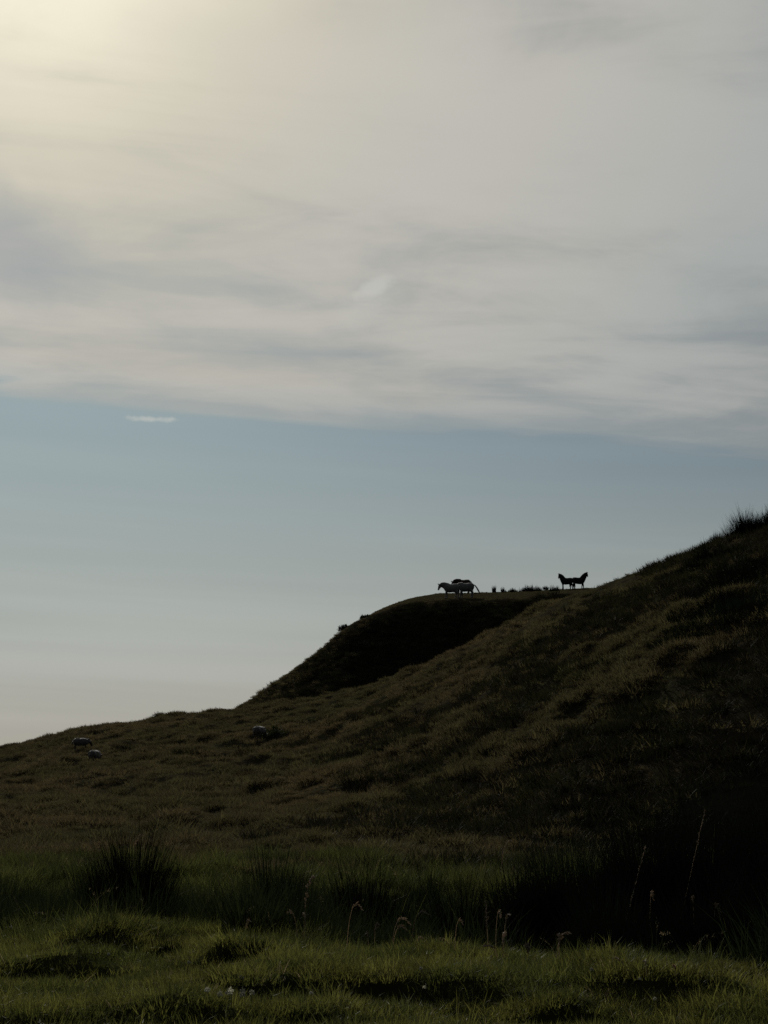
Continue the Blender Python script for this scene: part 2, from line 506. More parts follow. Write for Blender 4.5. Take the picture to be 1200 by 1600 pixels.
def scatter(name, X, Y, coll, nproto, smin, smax, label, tilt=.12, scale_fn=None, sink=.0):
    n = len(X)
    Z = height(X, Y) - sink
    me = bpy.data.meshes.new(name)
    me.from_pydata(np.stack([X, Y, Z], -1).tolist(), [], [])
    rot = np.stack([rng.normal(0, tilt, n), rng.normal(0, tilt, n), rng.uniform(0, 2 * math.pi, n)], -1)
    s = rng.uniform(smin, smax, n)
    if scale_fn is not None: s = s * scale_fn(X, Y)
    a = me.attributes.new('rot', 'FLOAT_VECTOR', 'POINT'); a.data.foreach_set('vector', rot.astype(np.float32).ravel())
    a = me.attributes.new('scl', 'FLOAT', 'POINT'); a.data.foreach_set('value', s.astype(np.float32))
    a = me.attributes.new('idx', 'INT', 'POINT'); a.data.foreach_set('value', rng.integers(0, nproto, n).astype(np.int32))
    o = bpy.data.objects.new(name, me)
    COL.objects.link(o)
    ng = bpy.data.node_groups.new(name + '_scatter', 'GeometryNodeTree')
    ng.interface.new_socket('Geometry', in_out='INPUT', socket_type='NodeSocketGeometry')
    ng.interface.new_socket('Geometry', in_out='OUTPUT', socket_type='NodeSocketGeometry')
    N = ng.nodes
    gi, go = N.new('NodeGroupInput'), N.new('NodeGroupOutput')
    ci = N.new('GeometryNodeCollectionInfo'); ci.inputs['Collection'].default_value = coll
    ci.inputs['Separate Children'].default_value = True; ci.inputs['Reset Children'].default_value = True
    ip = N.new('GeometryNodeInstanceOnPoints'); ip.inputs['Pick Instance'].default_value = True
    def attr(nm, ty):
        q = N.new('GeometryNodeInputNamedAttribute'); q.data_type = ty; q.inputs['Name'].default_value = nm
        return q.outputs['Attribute']
    L = ng.links
    L.new(gi.outputs[0], ip.inputs['Points']); L.new(ci.outputs[0], ip.inputs['Instance'])
    L.new(attr('idx', 'INT'), ip.inputs['Instance Index'])
    e2r = N.new('FunctionNodeEulerToRotation'); L.new(attr('rot', 'FLOAT_VECTOR'), e2r.inputs[0]); L.new(e2r.outputs[0], ip.inputs['Rotation'])
    L.new(attr('scl', 'FLOAT'), ip.inputs['Scale'])
    L.new(ip.outputs[0], go.inputs[0])
    md = o.modifiers.new('scatter', 'NODES'); md.node_group = ng
    tag(o, label, None, None, 'stuff')
    return o


def pts_fan(n, y0, y1, umax, power=1.):
    """points over a fan of ground, even per square metre when power is 1"""
    t = rng.uniform(0, 1, n)
    Y = np.sqrt(y0 ** 2 + (y1 ** 2 - y0 ** 2) * t) if power == 1 else y0 * (y1 / y0) ** t
    return rng.uniform(-umax, umax, n) * Y, Y


g = np.random.default_rng(3)
# short turf
pl = [blades(70, .17, .05, .14, .007, .7, .9, 2, g) for _ in range(6)]
c_lawn = proto_coll('turf_tuft', pl, M_LAWN)
X, Y = rng.uniform(-9, 9, 24000), rng.uniform(4.5, 17, 24000)
e = np.interp(X / Y, EDGE_U, EDGE_Y)
k = (Y < e + .5 + 1.1 * fbm(X / 1.1, Y / 1.1, 71, 2))
X, Y = X[k], Y[k]
scatter('turf_grass', X, Y, c_lawn, 6, .7, 1.25, 'short sunlit green turf across the foreground',
        scale_fn=lambda x, y: .75 + .8 * np.clip(fbm(x / .9, y / .9, 78, 2) + .35, 0, 1))
# dead blades and runners lying in the turf
pdead = [blades(9, .16, .07, .17, .006, 1.3, .8, 3, g) for _ in range(5)]
c_dead = proto_coll('dead_turf_blade', pdead, M_STEM)
X, Y = rng.uniform(-9, 9, 5000), rng.uniform(5, 16, 5000)
k = (Y < np.interp(X / Y, EDGE_U, EDGE_Y) + .4) & (fbm(X / 1.1, Y / 1.1, 74, 2) > -.1)
scatter('dead_turf_blades', X[k], Y[k], c_dead, 5, .6, 1.2, 'dead straw blades lying through the turf')
# longer loose tufts in the turf
pl2 = [blades(26, .12, .12, .26, .008, .8, 1.1, 3, g) for _ in range(5)]
c_long = proto_coll('long_turf_tuft', pl2, M_LAWN)
X, Y = rng.uniform(-9, 9, 5200), rng.uniform(5, 16.5, 5200)
e = np.interp(X / Y, EDGE_U, EDGE_Y)
k = (Y < e + .8) & (fbm(X / .8, Y / .8, 73, 2) + .25 * sstep(Y, e - 1.2, e) > .08)
scatter('long_turf_tufts', X[k], Y[k], c_long, 5, .6, 1.15, 'longer loose tufts of grass scattered in the turf')
# taller rank grass along the edge and in the ditch
pt = [blades(60, .22, .18, .46, .010, .55, .9, 3, g) for _ in range(6)]
c_tall = proto_coll('rank_tuft', pt, M_TALL)
X, Y = rng.uniform(-17, 17, 24000), rng.uniform(12, 33, 24000)
e = np.interp(X / Y, EDGE_U, EDGE_Y)
k = (Y > e - .1 + 1.1 * fbm(X / 1.1, Y / 1.1, 71, 2) + rng.normal(0, .5, len(Y))) & (np.abs(X / Y) < .42)
X, Y = X[k], Y[k]
scatter('rank_grass', X, Y, c_tall, 6, .6, 1.2, 'rank dark green grass in the ditch behind the turf',
        scale_fn=lambda x, y: (.30 + 1.1 * np.clip(fbm(x / .7, y / .7, 79, 2) + .42, 0, 1)) * (.8 + .35 * sstep(y, 21, 24)))
# soft rush added all through the ditch, coloured dark for its shade
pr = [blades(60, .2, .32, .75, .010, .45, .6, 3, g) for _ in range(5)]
c_shade_rush = proto_coll('ditch_shade_rush', pr, M_DITCH_SHADE)
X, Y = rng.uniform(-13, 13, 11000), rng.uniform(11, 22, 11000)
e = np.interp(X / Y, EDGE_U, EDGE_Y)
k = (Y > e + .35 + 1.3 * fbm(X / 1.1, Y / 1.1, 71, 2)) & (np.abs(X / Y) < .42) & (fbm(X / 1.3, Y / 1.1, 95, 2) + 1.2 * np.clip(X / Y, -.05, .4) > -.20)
scatter('ditch_shade_rushes', X[k], Y[k], c_shade_rush, 5, .5, 1.1, 'soft rushes filling the ditch behind the turf, coloured dark as shade',
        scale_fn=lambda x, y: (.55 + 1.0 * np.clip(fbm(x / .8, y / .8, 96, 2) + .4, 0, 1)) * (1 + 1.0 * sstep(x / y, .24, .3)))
# tawny moor grass over the whole hill
ph = [blades(60, .28, .10, .32, .024, 1.0, 1.0, 2, g) for _ in range(6)]
c_hill = proto_coll('moor_tuft', ph, M_HILL)
X1, Y1 = pts_fan(90000, 27, 128, .38)
X2, Y2 = pts_fan(30000, 27, 60, .40)
X3, Y3 = pts_fan(40000, 125, 168, .34)
X, Y = np.concatenate([X1, X2, X3]), np.concatenate([Y1, Y2, Y3])
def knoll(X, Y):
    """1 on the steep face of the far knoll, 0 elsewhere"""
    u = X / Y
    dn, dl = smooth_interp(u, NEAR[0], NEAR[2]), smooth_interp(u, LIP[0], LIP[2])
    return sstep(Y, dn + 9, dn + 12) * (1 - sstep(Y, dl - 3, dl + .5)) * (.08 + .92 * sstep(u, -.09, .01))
hs = .92 * sstep(fbm(X / 5., Y / 6., 90, 3) + 2.3 * X / Y, .15, .34) * sstep(X / Y, .0, .1)
k = rng.uniform(0, 1, len(X)) > np.maximum(.55 * knoll(X, Y), hs * (Y < 120))
X, Y = X[k], Y[k]
scatter('moor_grass', X, Y, c_hill, 6, .6, 1.2, 'tawny moor grass covering the hillside',
        scale_fn=lambda x, y: (.35 + 1.25 * np.clip(fbm(x / .9, y / 1.0, 80, 2) + .45, 0, 1.2)) * (1 - .68 * sstep(y, 141, 149)))
# dark heathy tufts in patches
pd = [blades(70, .34, .15, .45, .03, .9, .7, 2, g) for _ in range(4)]
c_heath = proto_coll('heath_tuft', pd, M_HEATH)
X, Y = pts_fan(45000, 29, 150, .40)
Xk, Yk = pts_fan(26000, 120, 149, .30)
X, Y = np.concatenate([X, Xk]), np.concatenate([Y, Yk])
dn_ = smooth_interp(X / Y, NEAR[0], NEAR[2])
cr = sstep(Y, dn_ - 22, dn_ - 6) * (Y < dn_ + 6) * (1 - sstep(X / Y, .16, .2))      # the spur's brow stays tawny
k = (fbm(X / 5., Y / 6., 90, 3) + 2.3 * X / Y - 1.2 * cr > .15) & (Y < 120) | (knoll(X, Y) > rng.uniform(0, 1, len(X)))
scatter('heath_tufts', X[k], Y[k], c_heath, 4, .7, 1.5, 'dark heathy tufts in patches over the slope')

# ------------------------------------------------------------------ rush clumps, each a plant of its own
def rush(px, py, depth, w, h, label, group=None, n=900, seed=0, mat=None, stalks=14, at=None, wid=.011, lean=.55, tall=1., lo=.6, dead=0):
    p = at if at is not None else (hit(px, py) if depth is None else on_ray(px, depth))
    o = empty('rush_clump', p)
    gg = np.random.default_rng(100 + seed)
    parts = []
    k = max(4, int(w / .2))
    for i in range(k):                       # several crowns grow together into one clump
        a = gg.uniform(0, 2 * math.pi); rr = w * .5 * gg.uniform(0, .75) ** .6
        sh = h * (1 - .35 * (rr / (w * .5)) ** 2) * gg.uniform(.55, 1.08)
        V, Fc = blades(n // k, w * .22, sh * lo, sh * 1.25, wid, lean * gg.uniform(.7, 1.5), .6, 3, gg)
        dx_, dy_ = rr * math.cos(a), rr * math.sin(a)
        V = V + np.array([dx_, dy_, hval(p.x + dx_, p.y + dy_) - p.z])
        parts.append((V, Fc))
    V, Fc = join_parts(parts)
    V[:, 2] *= np.where(V[:, 2] > 0, h * tall / np.percentile(V[:, 2], 97), 1.)
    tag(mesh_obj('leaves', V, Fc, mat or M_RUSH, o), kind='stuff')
    if stalks:
        V, Fc = blades(stalks, w * .4, h * .9, h * 1.25, wid * .8, lean * .7, .5, 4, gg)
        tag(mesh_obj('flower_stalks', V, Fc, M_TALL, o), kind='stuff')
    if dead:
        V, Fc = blades(dead, w * .45, h * .35, h * .95, wid * .5, lean * 1.6, 1.0, 4, gg)
        tag(mesh_obj('dead_blades', V, Fc, M_STRAW, o), 'straw coloured dead blades', kind='stuff')
    tag(o, label, 'rush clump', group)
    return o


G1 = 'rush clumps in the ditch'
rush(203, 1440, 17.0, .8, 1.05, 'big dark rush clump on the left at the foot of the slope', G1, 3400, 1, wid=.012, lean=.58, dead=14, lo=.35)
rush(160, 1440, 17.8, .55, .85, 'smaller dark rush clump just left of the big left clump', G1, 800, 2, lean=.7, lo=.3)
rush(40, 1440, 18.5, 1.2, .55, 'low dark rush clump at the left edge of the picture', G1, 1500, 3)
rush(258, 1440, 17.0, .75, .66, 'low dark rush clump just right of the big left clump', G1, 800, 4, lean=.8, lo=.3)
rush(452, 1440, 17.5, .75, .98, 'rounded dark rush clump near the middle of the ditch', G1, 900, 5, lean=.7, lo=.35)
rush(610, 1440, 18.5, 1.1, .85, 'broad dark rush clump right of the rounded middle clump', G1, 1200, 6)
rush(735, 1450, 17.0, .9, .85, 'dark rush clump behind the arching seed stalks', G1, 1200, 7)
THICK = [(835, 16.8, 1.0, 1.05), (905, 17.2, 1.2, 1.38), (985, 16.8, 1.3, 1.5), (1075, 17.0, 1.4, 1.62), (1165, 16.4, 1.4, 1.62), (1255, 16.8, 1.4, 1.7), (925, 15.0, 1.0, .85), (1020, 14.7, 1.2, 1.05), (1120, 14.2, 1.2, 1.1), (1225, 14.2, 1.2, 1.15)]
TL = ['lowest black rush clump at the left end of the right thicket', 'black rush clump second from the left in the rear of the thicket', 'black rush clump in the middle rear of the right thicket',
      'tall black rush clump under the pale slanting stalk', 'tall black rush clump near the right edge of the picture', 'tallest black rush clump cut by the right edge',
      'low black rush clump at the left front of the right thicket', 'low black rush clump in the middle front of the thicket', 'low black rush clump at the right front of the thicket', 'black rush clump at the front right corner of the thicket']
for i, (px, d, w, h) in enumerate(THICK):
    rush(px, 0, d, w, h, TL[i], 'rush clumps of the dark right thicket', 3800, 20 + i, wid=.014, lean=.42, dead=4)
rush(378, 1512, None, .34, .2, 'small dark tussock alone in the sunlit turf', 'tussocks in the turf', 500, 40, stalks=0, wid=.008, lean=.9)
rush(255, 1492, None, .25, .14, 'tiny dark tussock left in the sunlit turf', 'tussocks in the turf', 260, 41, stalks=0, wid=.008, lean=.9)

# on the ridges
G2 = 'rush tufts on the plateau skyline'
rush(772, 0, 160.5, .45, .5, 'left one of two small tufts between the horse groups', G2, 260, 50, stalks=0, wid=.045, lean=.4, lo=.3, tall=1.1)
rush(788, 0, 160.5, .6, .42, 'right one of two small tufts between the horse groups', G2, 260, 51, stalks=0, wid=.045, lean=.6, lo=.3, tall=1.1)
for i, (px, w, h) in enumerate([(806, 1.3, .3), (821, 1.7, .52), (836, 1.7, .46), (848, 1.3, .4)]):
    rush(px, 0, 161, w, h, ['left end', 'left middle', 'right middle', 'right end'][i] + ' of the low tuft row beside the black horses', G2, 420, 52 + i, stalks=0, wid=.045, lean=.6, lo=.3, tall=1.1)
rush(868, 0, 157, 1.0, .45, 'dark tuft just left of the black horses', G2, 360, 58, stalks=0, wid=.045, lean=.6, lo=.3, tall=1.1)
G3 = 'rush clumps on the crest of the right slope'
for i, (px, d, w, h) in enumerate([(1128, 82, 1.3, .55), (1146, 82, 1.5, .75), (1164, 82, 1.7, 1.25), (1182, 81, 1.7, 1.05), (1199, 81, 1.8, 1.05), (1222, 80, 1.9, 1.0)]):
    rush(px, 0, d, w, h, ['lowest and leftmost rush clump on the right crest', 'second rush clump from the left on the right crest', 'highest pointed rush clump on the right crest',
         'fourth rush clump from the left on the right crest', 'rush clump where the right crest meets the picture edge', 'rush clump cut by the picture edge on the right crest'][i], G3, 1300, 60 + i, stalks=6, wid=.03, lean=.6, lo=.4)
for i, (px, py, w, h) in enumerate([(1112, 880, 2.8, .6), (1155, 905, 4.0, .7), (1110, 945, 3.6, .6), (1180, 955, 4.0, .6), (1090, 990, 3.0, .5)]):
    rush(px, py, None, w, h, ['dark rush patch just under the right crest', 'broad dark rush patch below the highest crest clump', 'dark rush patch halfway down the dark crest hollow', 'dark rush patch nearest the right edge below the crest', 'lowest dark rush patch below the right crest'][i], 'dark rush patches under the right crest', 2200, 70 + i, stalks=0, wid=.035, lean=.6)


# ------------------------------------------------------------------ small gorse bushes on the slopes
def bush(px, depth, py, w, h, label, seed):
    p = hit(px, py, 85) if depth is None else on_ray(px, depth)
    o = empty('gorse_bush', p - Vector((0, 0, .14)))
    gg = np.random.default_rng(300 + seed)
    n = 900
    d = gg.normal(size=(n, 3)); d /= np.linalg.norm(d, axis=1)[:, None]; d[:, 2] = np.abs(d[:, 2])
    rr = gg.uniform(.02, 1, n) ** .5 * (1 + .35 * np.array([math.sin(5 * a + seed) * math.cos(4 * c) for a, c in zip(d[:, 0] * 2, d[:, 1] * 2 + d[:, 2])]))
    C = d * rr[:, None] * np.array([w * .5, w * .45, h * .95])
    a_, c_ = gg.normal(size=(n, 3)), gg.normal(size=(n, 3))
    s = gg.uniform(.05, .12, n)[:, None] * (w / 1.2)
    V = np.stack([C - a_ * s * .5, C + a_ * s * .5, C + c_ * s], 1).reshape(-1, 3)
    F = (np.arange(n * 3).reshape(-1, 3)).tolist()
    tag(mesh_obj('foliage', V, F, M_BUSH, o), kind='stuff')
    sp = []
    for i in range(5):
        a = gg.uniform(0, 6.28); q = Vector((math.cos(a) * w * .28, math.sin(a) * w * .28, h * .6))
        sp.append(tube_np([Vector((0, 0, -.1)), q * .5, q], [.035, .025, .012]))
    V, F = join_parts(sp)
    mesh_obj('stems', V, F, M_WOOD, o)
    tag(o, label, 'bush', 'gorse bushes on the slopes')
    return o


def tube_np(path, rad, sides=8, lateral=None, flat=None):
    """tube with round or elliptical rings along a path; capped; returns (verts, faces)"""
    path = [Vector(p) for p in path]
    V, F = [], []
    n = len(path)
    for i, p in enumerate(path):
        t = (path[min(i + 1, n - 1)] - path[max(i - 1, 0)]).normalized()
        lat = Vector(lateral) if lateral is not None else (Vector((0, 1, 0)) if abs(t.y) < .8 else Vector((1, 0, 0)))
        up = t.cross(lat).normalized(); lt = up.cross(t).normalized()
        rl, ru = rad[i] if isinstance(rad[i], tuple) else (rad[i], rad[i])
        for k in range(sides):
            a = 2 * math.pi * k / sides
            V.append(p + lt * rl * math.cos(a) + up * ru * math.sin(a))
    for i in range(n - 1):
        for k in range(sides):
            k2 = (k + 1) % sides
            F.append([i * sides + k, i * sides + k2, (i + 1) * sides + k2, (i + 1) * sides + k])
    F.append(list(range(sides))[::-1]); F.append([(n - 1) * sides + k for k in range(sides)])
    return np.array([tuple(v) for v in V]), F


bush(538, 146, 0, 1.2, .6, 'small dark bush standing on the far skyline spur', 1)
bush(432, None, 1156, 1.6, .8, 'dark rounded bush beside the sheep in the middle', 2)
bush(572, 147, 0, 1.3, .35, 'low dark bush higher up on the far skyline', 3)
bush(268, 119.5, 0, .9, .3, 'low dark bush on the left skyline', 4)


# ------------------------------------------------------------------ animals
def remeshed(name, parts, mat, parent, voxel=.022, smooth_it=6):
    V, F = join_parts(parts)
    o = mesh_obj(name, V, F, mat)
    bm = bmesh.new(); bm.from_mesh(o.data); bmesh.ops.recalc_face_normals(bm, faces=bm.faces); bm.to_mesh(o.data); bm.free()
    r = o.modifiers.new('remesh', 'REMESH'); r.mode = 'VOXEL'; r.voxel_size = voxel
    s = o.modifiers.new('smooth', 'SMOOTH'); s.factor = .5; s.iterations = smooth_it
    dg = bpy.context.evaluated_depsgraph_get(); dg.update()
    me = bpy.data.meshes.new_from_object(o.evaluated_get(dg))
    o.modifiers.clear(); o.data = me
    me.materials.clear(); me.materials.append(mat); me.shade_smooth()
    o.parent = parent
    return o


def rot_about(p, c, yaw):
    d = Vector(p) - Vector(c)
    return Vector(c) + Matrix.Rotation(yaw, 3, 'Z') @ d


def horse(px, depth, rz, coat, hair, label, group, poll=(.88, 1.66), muzzle=(1.16, 1.30), head_yaw=0., neck_yaw=0., tail_out=.1, scale=1., stride=0., fat=1.):
    p = on_ray(px, depth)
    o = empty('horse', p, rz)
    parts = []
    st = [(-.78, 1.0, .06, .09), (-.73, 1.0, .19, .22), (-.60, 1.0, .30, .34), (-.38, .97, .33, .37), (-.12, .92, .34, .38), (.14, .91, .34, .40), (.36, .95, .31, .39), (.52, .98, .24, .32), (.63, .97, .11, .18)]
    parts.append(tube_np([(x, 0, z) for x, z, _, _ in st], [(w * fat, h * fat) for _, _, w, h in st], 16, lateral=(0, 1, 0)))
    N0 = Vector((.36, 0, 1.06)); PO = Vector((poll[0], 0, poll[1])); MU = Vector((muzzle[0], 0, muzzle[1]))
    PO2 = rot_about(PO, N0, neck_yaw); MU2 = rot_about(rot_about(MU, N0, neck_yaw), PO2, head_yaw)
    mid = N0.lerp(PO2, .5) + Vector((0, 0, .05))
    lat_n = Matrix.Rotation(neck_yaw, 3, 'Z') @ Vector((0, 1, 0)); lat_h = Matrix.Rotation(neck_yaw + head_yaw, 3, 'Z') @ Vector((0, 1, 0))
    parts.append(tube_np([N0 - (mid - N0) * .3, N0.lerp(mid, .35), mid, mid.lerp(PO2, .6), PO2], [(.22, .36), (.19, .33), (.15, .28), (.115, .22), (.095, .16)], 12, lateral=lat_n))
    hd = (MU2 - PO2); hn = hd.normalized(); hup = hn.cross(lat_h).normalized()
    if hup.z < 0: hup = -hup
    parts.append(tube_np([PO2 - hn * .05, PO2 + hd * .18 - hup * .02, PO2 + hd * .42 - hup * .02, PO2 + hd * .72, PO2 + hd * .95, MU2 + hn * .03], [(.075, .10), (.105, .15), (.10, .14), (.07, .095), (.065, .085), (.04, .05)], 12, lateral=lat_h))
    for s in (-1, 1):
        q = PO2 + lat_h * .055 * s + hup * .05
        parts.append(tube_np([q - hup * .05, q + hup * .09 + lat_h * .01 * s, q + hup * .19 + lat_h * .015 * s], [.045, .042, .022], 8))
    for s in (-1, 1):
        f = stride * s
        parts.append(tube_np([(.36, .12 * s, 1.0), (.38, .14 * s, .80), (.39 + f * .3, .14 * s, .62), (.41 + f * .6, .135 * s, .42), (.40 + f * .8, .13 * s, .36), (.40 + f, .13 * s, .15), (.43 + f, .13 * s, .07), (.45 + f, .13 * s, -.03)],
                             [(.10, .18), (.10, .15), (.08, .10), (.064, .072), (.054, .06), (.05, .055), (.056, .062), (.068, .078)], 10))
        f = -stride * s * .9
        parts.append(tube_np([(-.50, .11 * s, 1.06), (-.47, .15 * s, .86), (-.44 + f * .2, .155 * s, .70), (-.56 + f * .5, .15 * s, .52), (-.61 + f * .6, .145 * s, .44), (-.58 + f * .8, .14 * s, .28), (-.56 + f, .14 * s, .14), (-.53 + f, .14 * s, .07), (-.51 + f, .14 * s, -.03)],
                             [(.15, .22), (.14, .22), (.11, .15), (.078, .095), (.066, .08), (.054, .062), (.054, .06), (.056, .062), (.068, .078)], 10))
    remeshed('body', parts, coat, o)
    # mane: a crest of hair along the neck
    mp = []
    for i in range(16):
        t = i / 15
        c = (N0 + Vector((0, 0, .25))).lerp(PO2 + Vector((0, 0, .06)), t)
        back = Vector((-(PO2 - N0).z, 0, (PO2 - N0).x)).normalized()
        back = Matrix.Rotation(neck_yaw, 3, 'Z') @ back
        q = c + back * (.10 - .1 * t)
        q = c
        mp.append(tube_np([q, q + lat_n * .08 - Vector((0, 0, .06)), q + lat_n * .13 - Vector((0, 0, .22))], [(.03, .03), (.045, .03), (.012, .01)], 6))
    V, F = join_parts(mp)
    mesh_obj('mane', V, F, hair, o, True)
    tl = tail_out
    mesh_obj('tail', *tube_np([(-.70, 0, 1.17), (-.79 - tl * .15, 0, 1.10), (-.83 - tl * .45, 0, .90), (-.85 - tl * .8, 0, .64), (-.86 - tl * 1.1, 0, .40), (-.87 - tl * 1.25, 0, .24)],
                              [.03, .05, .065, .075, .05, .01], 10), hair, o, True)
    o.scale = (scale,) * 3
    tag(o, label, 'horse', group)
    return o


C_GREY = solid_mat('grey_horse_coat', (.08, .085, .09), (.115, .12, .125), 3., .7, .15, 60)
C_PALE = solid_mat('dappled_horse_coat', (.065, .07, .075), (.095, .10, .105), 4., .7, .15, 60)
C_DARK = solid_mat('dark_bay_coat', (.016, .013, .011), (.024, .019, .015), 3., .8, .15, 60, spec=.08)
C_BLACK = solid_mat('black_coat', (.008, .008, .008), (.013, .012, .011), 3., .8, .15, 60, spec=.06)
H_GREY = solid_mat('grey_horse_hair', (.045, .045, .045), (.06, .06, .06), 20., .7)
H_BLACK = solid_mat('black_horse_hair', (.010, .010, .010), (.018, .017, .016), 20., .6)
GH = 'horses grazing on the plateau'
GB = 'pair of black horses on the skyline'
PI = math.pi
horse(705, 149.5, PI + .12, C_GREY, H_GREY, 'pale grey horse at the left with its head lowered over the slope', GH, poll=(.98, 1.22), muzzle=(1.14, .74), stride=.10, scale=1.12)
horse(728.5, 151.0, PI - .1, C_PALE, H_GREY, 'pale dappled horse with its tail swung out on the right of the group', GH, poll=(.92, 1.0), muzzle=(1.08, .5), tail_out=.36, stride=.08, scale=1.12)
horse(724, 161.0, PI + .05, C_DARK, H_BLACK, 'dark horse standing behind the two pale horses', GH, poll=(.95, 1.10), muzzle=(1.10, .62), stride=.05, scale=1.12)
horse(887, 157.5, PI + .25, C_BLACK, H_BLACK, 'black horse looking left with pricked ears beside the rump of another', GB, poll=(.78, 1.60), muzzle=(1.06, 1.18), head_yaw=.85, stride=.09, fat=.93)
horse(906.5, 158.0, -.15, C_BLACK, H_BLACK, 'black horse facing right up the slope with raised head', GB, poll=(.84, 1.72), muzzle=(1.10, 1.34), head_yaw=-1.1, stride=.09, fat=.93)


def sheep(px, py, rz, label, depth, grazing=True, scale=1.):
    p = hit(px, py, depth)
    o = empty('sheep', p + Vector((0, 0, -.02)), rz)
    st = [(-.50, .56, .06, .08), (-.45, .57, .17, .18), (-.32, .58, .23, .235), (-.08, .57, .25, .25), (.16, .58, .24, .24), (.34, .60, .19, .21), (.44, .62, .10, .13)]
    fl = [tube_np([(x, 0, z) for x, z, _, _ in st], [(w, h) for _, _, w, h in st], 16, lateral=(0, 1, 0))]
    h0, h1, h2 = (Vector((.36, 0, .68)), Vector((.58, 0, .55)), Vector((.68, 0, .32))) if grazing else (Vector((.36, 0, .70)), Vector((.54, 0, .86)), Vector((.74, 0, .78)))
    fl.append(tube_np([h0, h0.lerp(h1, .5), h1], [.15, .12, .09], 12))
    leg = [tube_np([h1 - (h2 - h1) * .25, h1 + (h2 - h1) * .3, h2], [(.07, .08), (.075, .085), (.045, .05)], 10)]
    for s in (-1, 1):
        leg.append(tube_np([h1 + Vector((0, .05 * s, .02)), h1 + Vector((-.02, .13 * s, .02)), h1 + Vector((-.02, .18 * s, -.01))], [.03, .032, .02], 8))
        leg.append(tube_np([(.28, .11 * s, .5), (.29, .11 * s, .3), (.28, .11 * s, .15), (.29, .11 * s, -.04)], [.06, .042, .032, .036], 8))
        leg.append(tube_np([(-.34, .12 * s, .5), (-.30, .12 * s, .38), (-.38, .12 * s, .26), (-.36, .12 * s, .12), (-.35, .12 * s, -.04)], [.09, .065, .04, .032, .036], 8))
    leg.append(tube_np([(-.2, 0, .56), (0, 0, .56), (.3, 0, .6), h1], [.15, .16, .14, .07], 10))
    remeshed('body', leg, C_FACE, o, .02, 3)
    f = remeshed('fleece', fl, C_WOOL, o, .02, 4)
    me = f.data
    co = np.empty(len(me.vertices) * 3); me.vertices.foreach_get('co', co); co = co.reshape(-1, 3)
    nn = np.empty(len(me.vertices) * 3); me.vertices.foreach_get('normal', nn); nn = nn.reshape(-1, 3)
    am = .035 * (fbm(co[:, 0] * 9 + co[:, 2] * 5, co[:, 1] * 9 + co[:, 2] * 7, 60, 2))
    me.vertices.foreach_set('co', (co + nn * am[:, None]).ravel()); me.update()
    mesh_obj('tail', *tube_np([(-.46, 0, .62), (-.54, 0, .54), (-.55, 0, .36)], [.04, .045, .02], 8), C_WOOL, o, True)
    o.scale = (scale,) * 3
    tag(o, label, 'sheep', 'sheep on the slope')
    return o


C_WOOL = solid_mat('sheep_wool', (.045, .045, .045), (.065, .065, .063), 6., .95, .8, 50, .3)
C_FACE = solid_mat('sheep_face', (.02, .018, .016), (.03, .028, .025), 6., .8)
sheep(126, 1180, R(10), 'sheep standing sideways, uppermost of the two on the left slope', 95)
sheep(147, 1206, R(70), 'sheep seen from behind, lower of the two on the left slope', 85)
sheep(405, 1158, R(60), 'lone sheep near the dark bush in the middle of the slope', 85)


# ------------------------------------------------------------------ dry seed stalks, each a plant of its own
def stalk(bx, by, tx, ty, label, depth=None, hang=.25, head=.35, bushy=1., seed=0):
    """a stalk that grows at one ground spot and reaches to a measured height"""
    p = hit(bx, by) if depth is None else on_ray(bx, depth)
    if depth is None:
        p = on_ray(bx, min(p.y, float(np.interp(p.x / p.y, EDGE_U, EDGE_Y)) - .1))
    u, v = ray(tx, ty)
    tip = Vector((u * p.y, p.y, CAM_Z + v * p.y)) - p
    gg = random.Random(seed)
    tip.y = gg.uniform(-.12, .12)
    o = empty('grass_stalk', p)
    c = Vector((tip.x * .15, tip.y * .3, max(tip.z, .1) * (1 + hang))) if hang > .03 else tip * .5
    pts = [((1 - t) ** 2) * Vector((0, 0, -.03)) + 2 * t * (1 - t) * c + t * t * tip for t in [i / 12 for i in range(13)]]
    mesh_obj('stem', *tube_np(pts, [.0026 - .0012 * i / 12 for i in range(13)], 5), M_STRAW, o, True)
    k = int(12 * (1 - head))
    sp = []
    hp = pts[k:]
    L = sum((hp[i + 1] - hp[i]).length for i in range(len(hp) - 1))
    for i in range(int(26 * bushy)):
        t = gg.random() * (len(hp) - 1.001); a = int(t)
        q = hp[a].lerp(hp[a + 1], t - a); d = (hp[a + 1] - hp[a]).normalized()
        tt = t / (len(hp) - 1)
        w = .014 * bushy * (1 - abs(tt - .4) * .9)
        off = Vector((gg.gauss(0, 1), gg.gauss(0, 1), gg.gauss(0, 1))) * w * .6
        e_ = q + off + d * .022
        sp.append(tube_np([q, q.lerp(e_, .55) + off * .2, e_], [.0014, .0042 * bushy, .001], 4))
    V, F = join_parts(sp)
    tag(mesh_obj('seed_head', V, F, M_STRAW, o), kind='stuff')
    tag(o, label, 'grass stalk', 'dry seed stalks along the ditch')
    return o


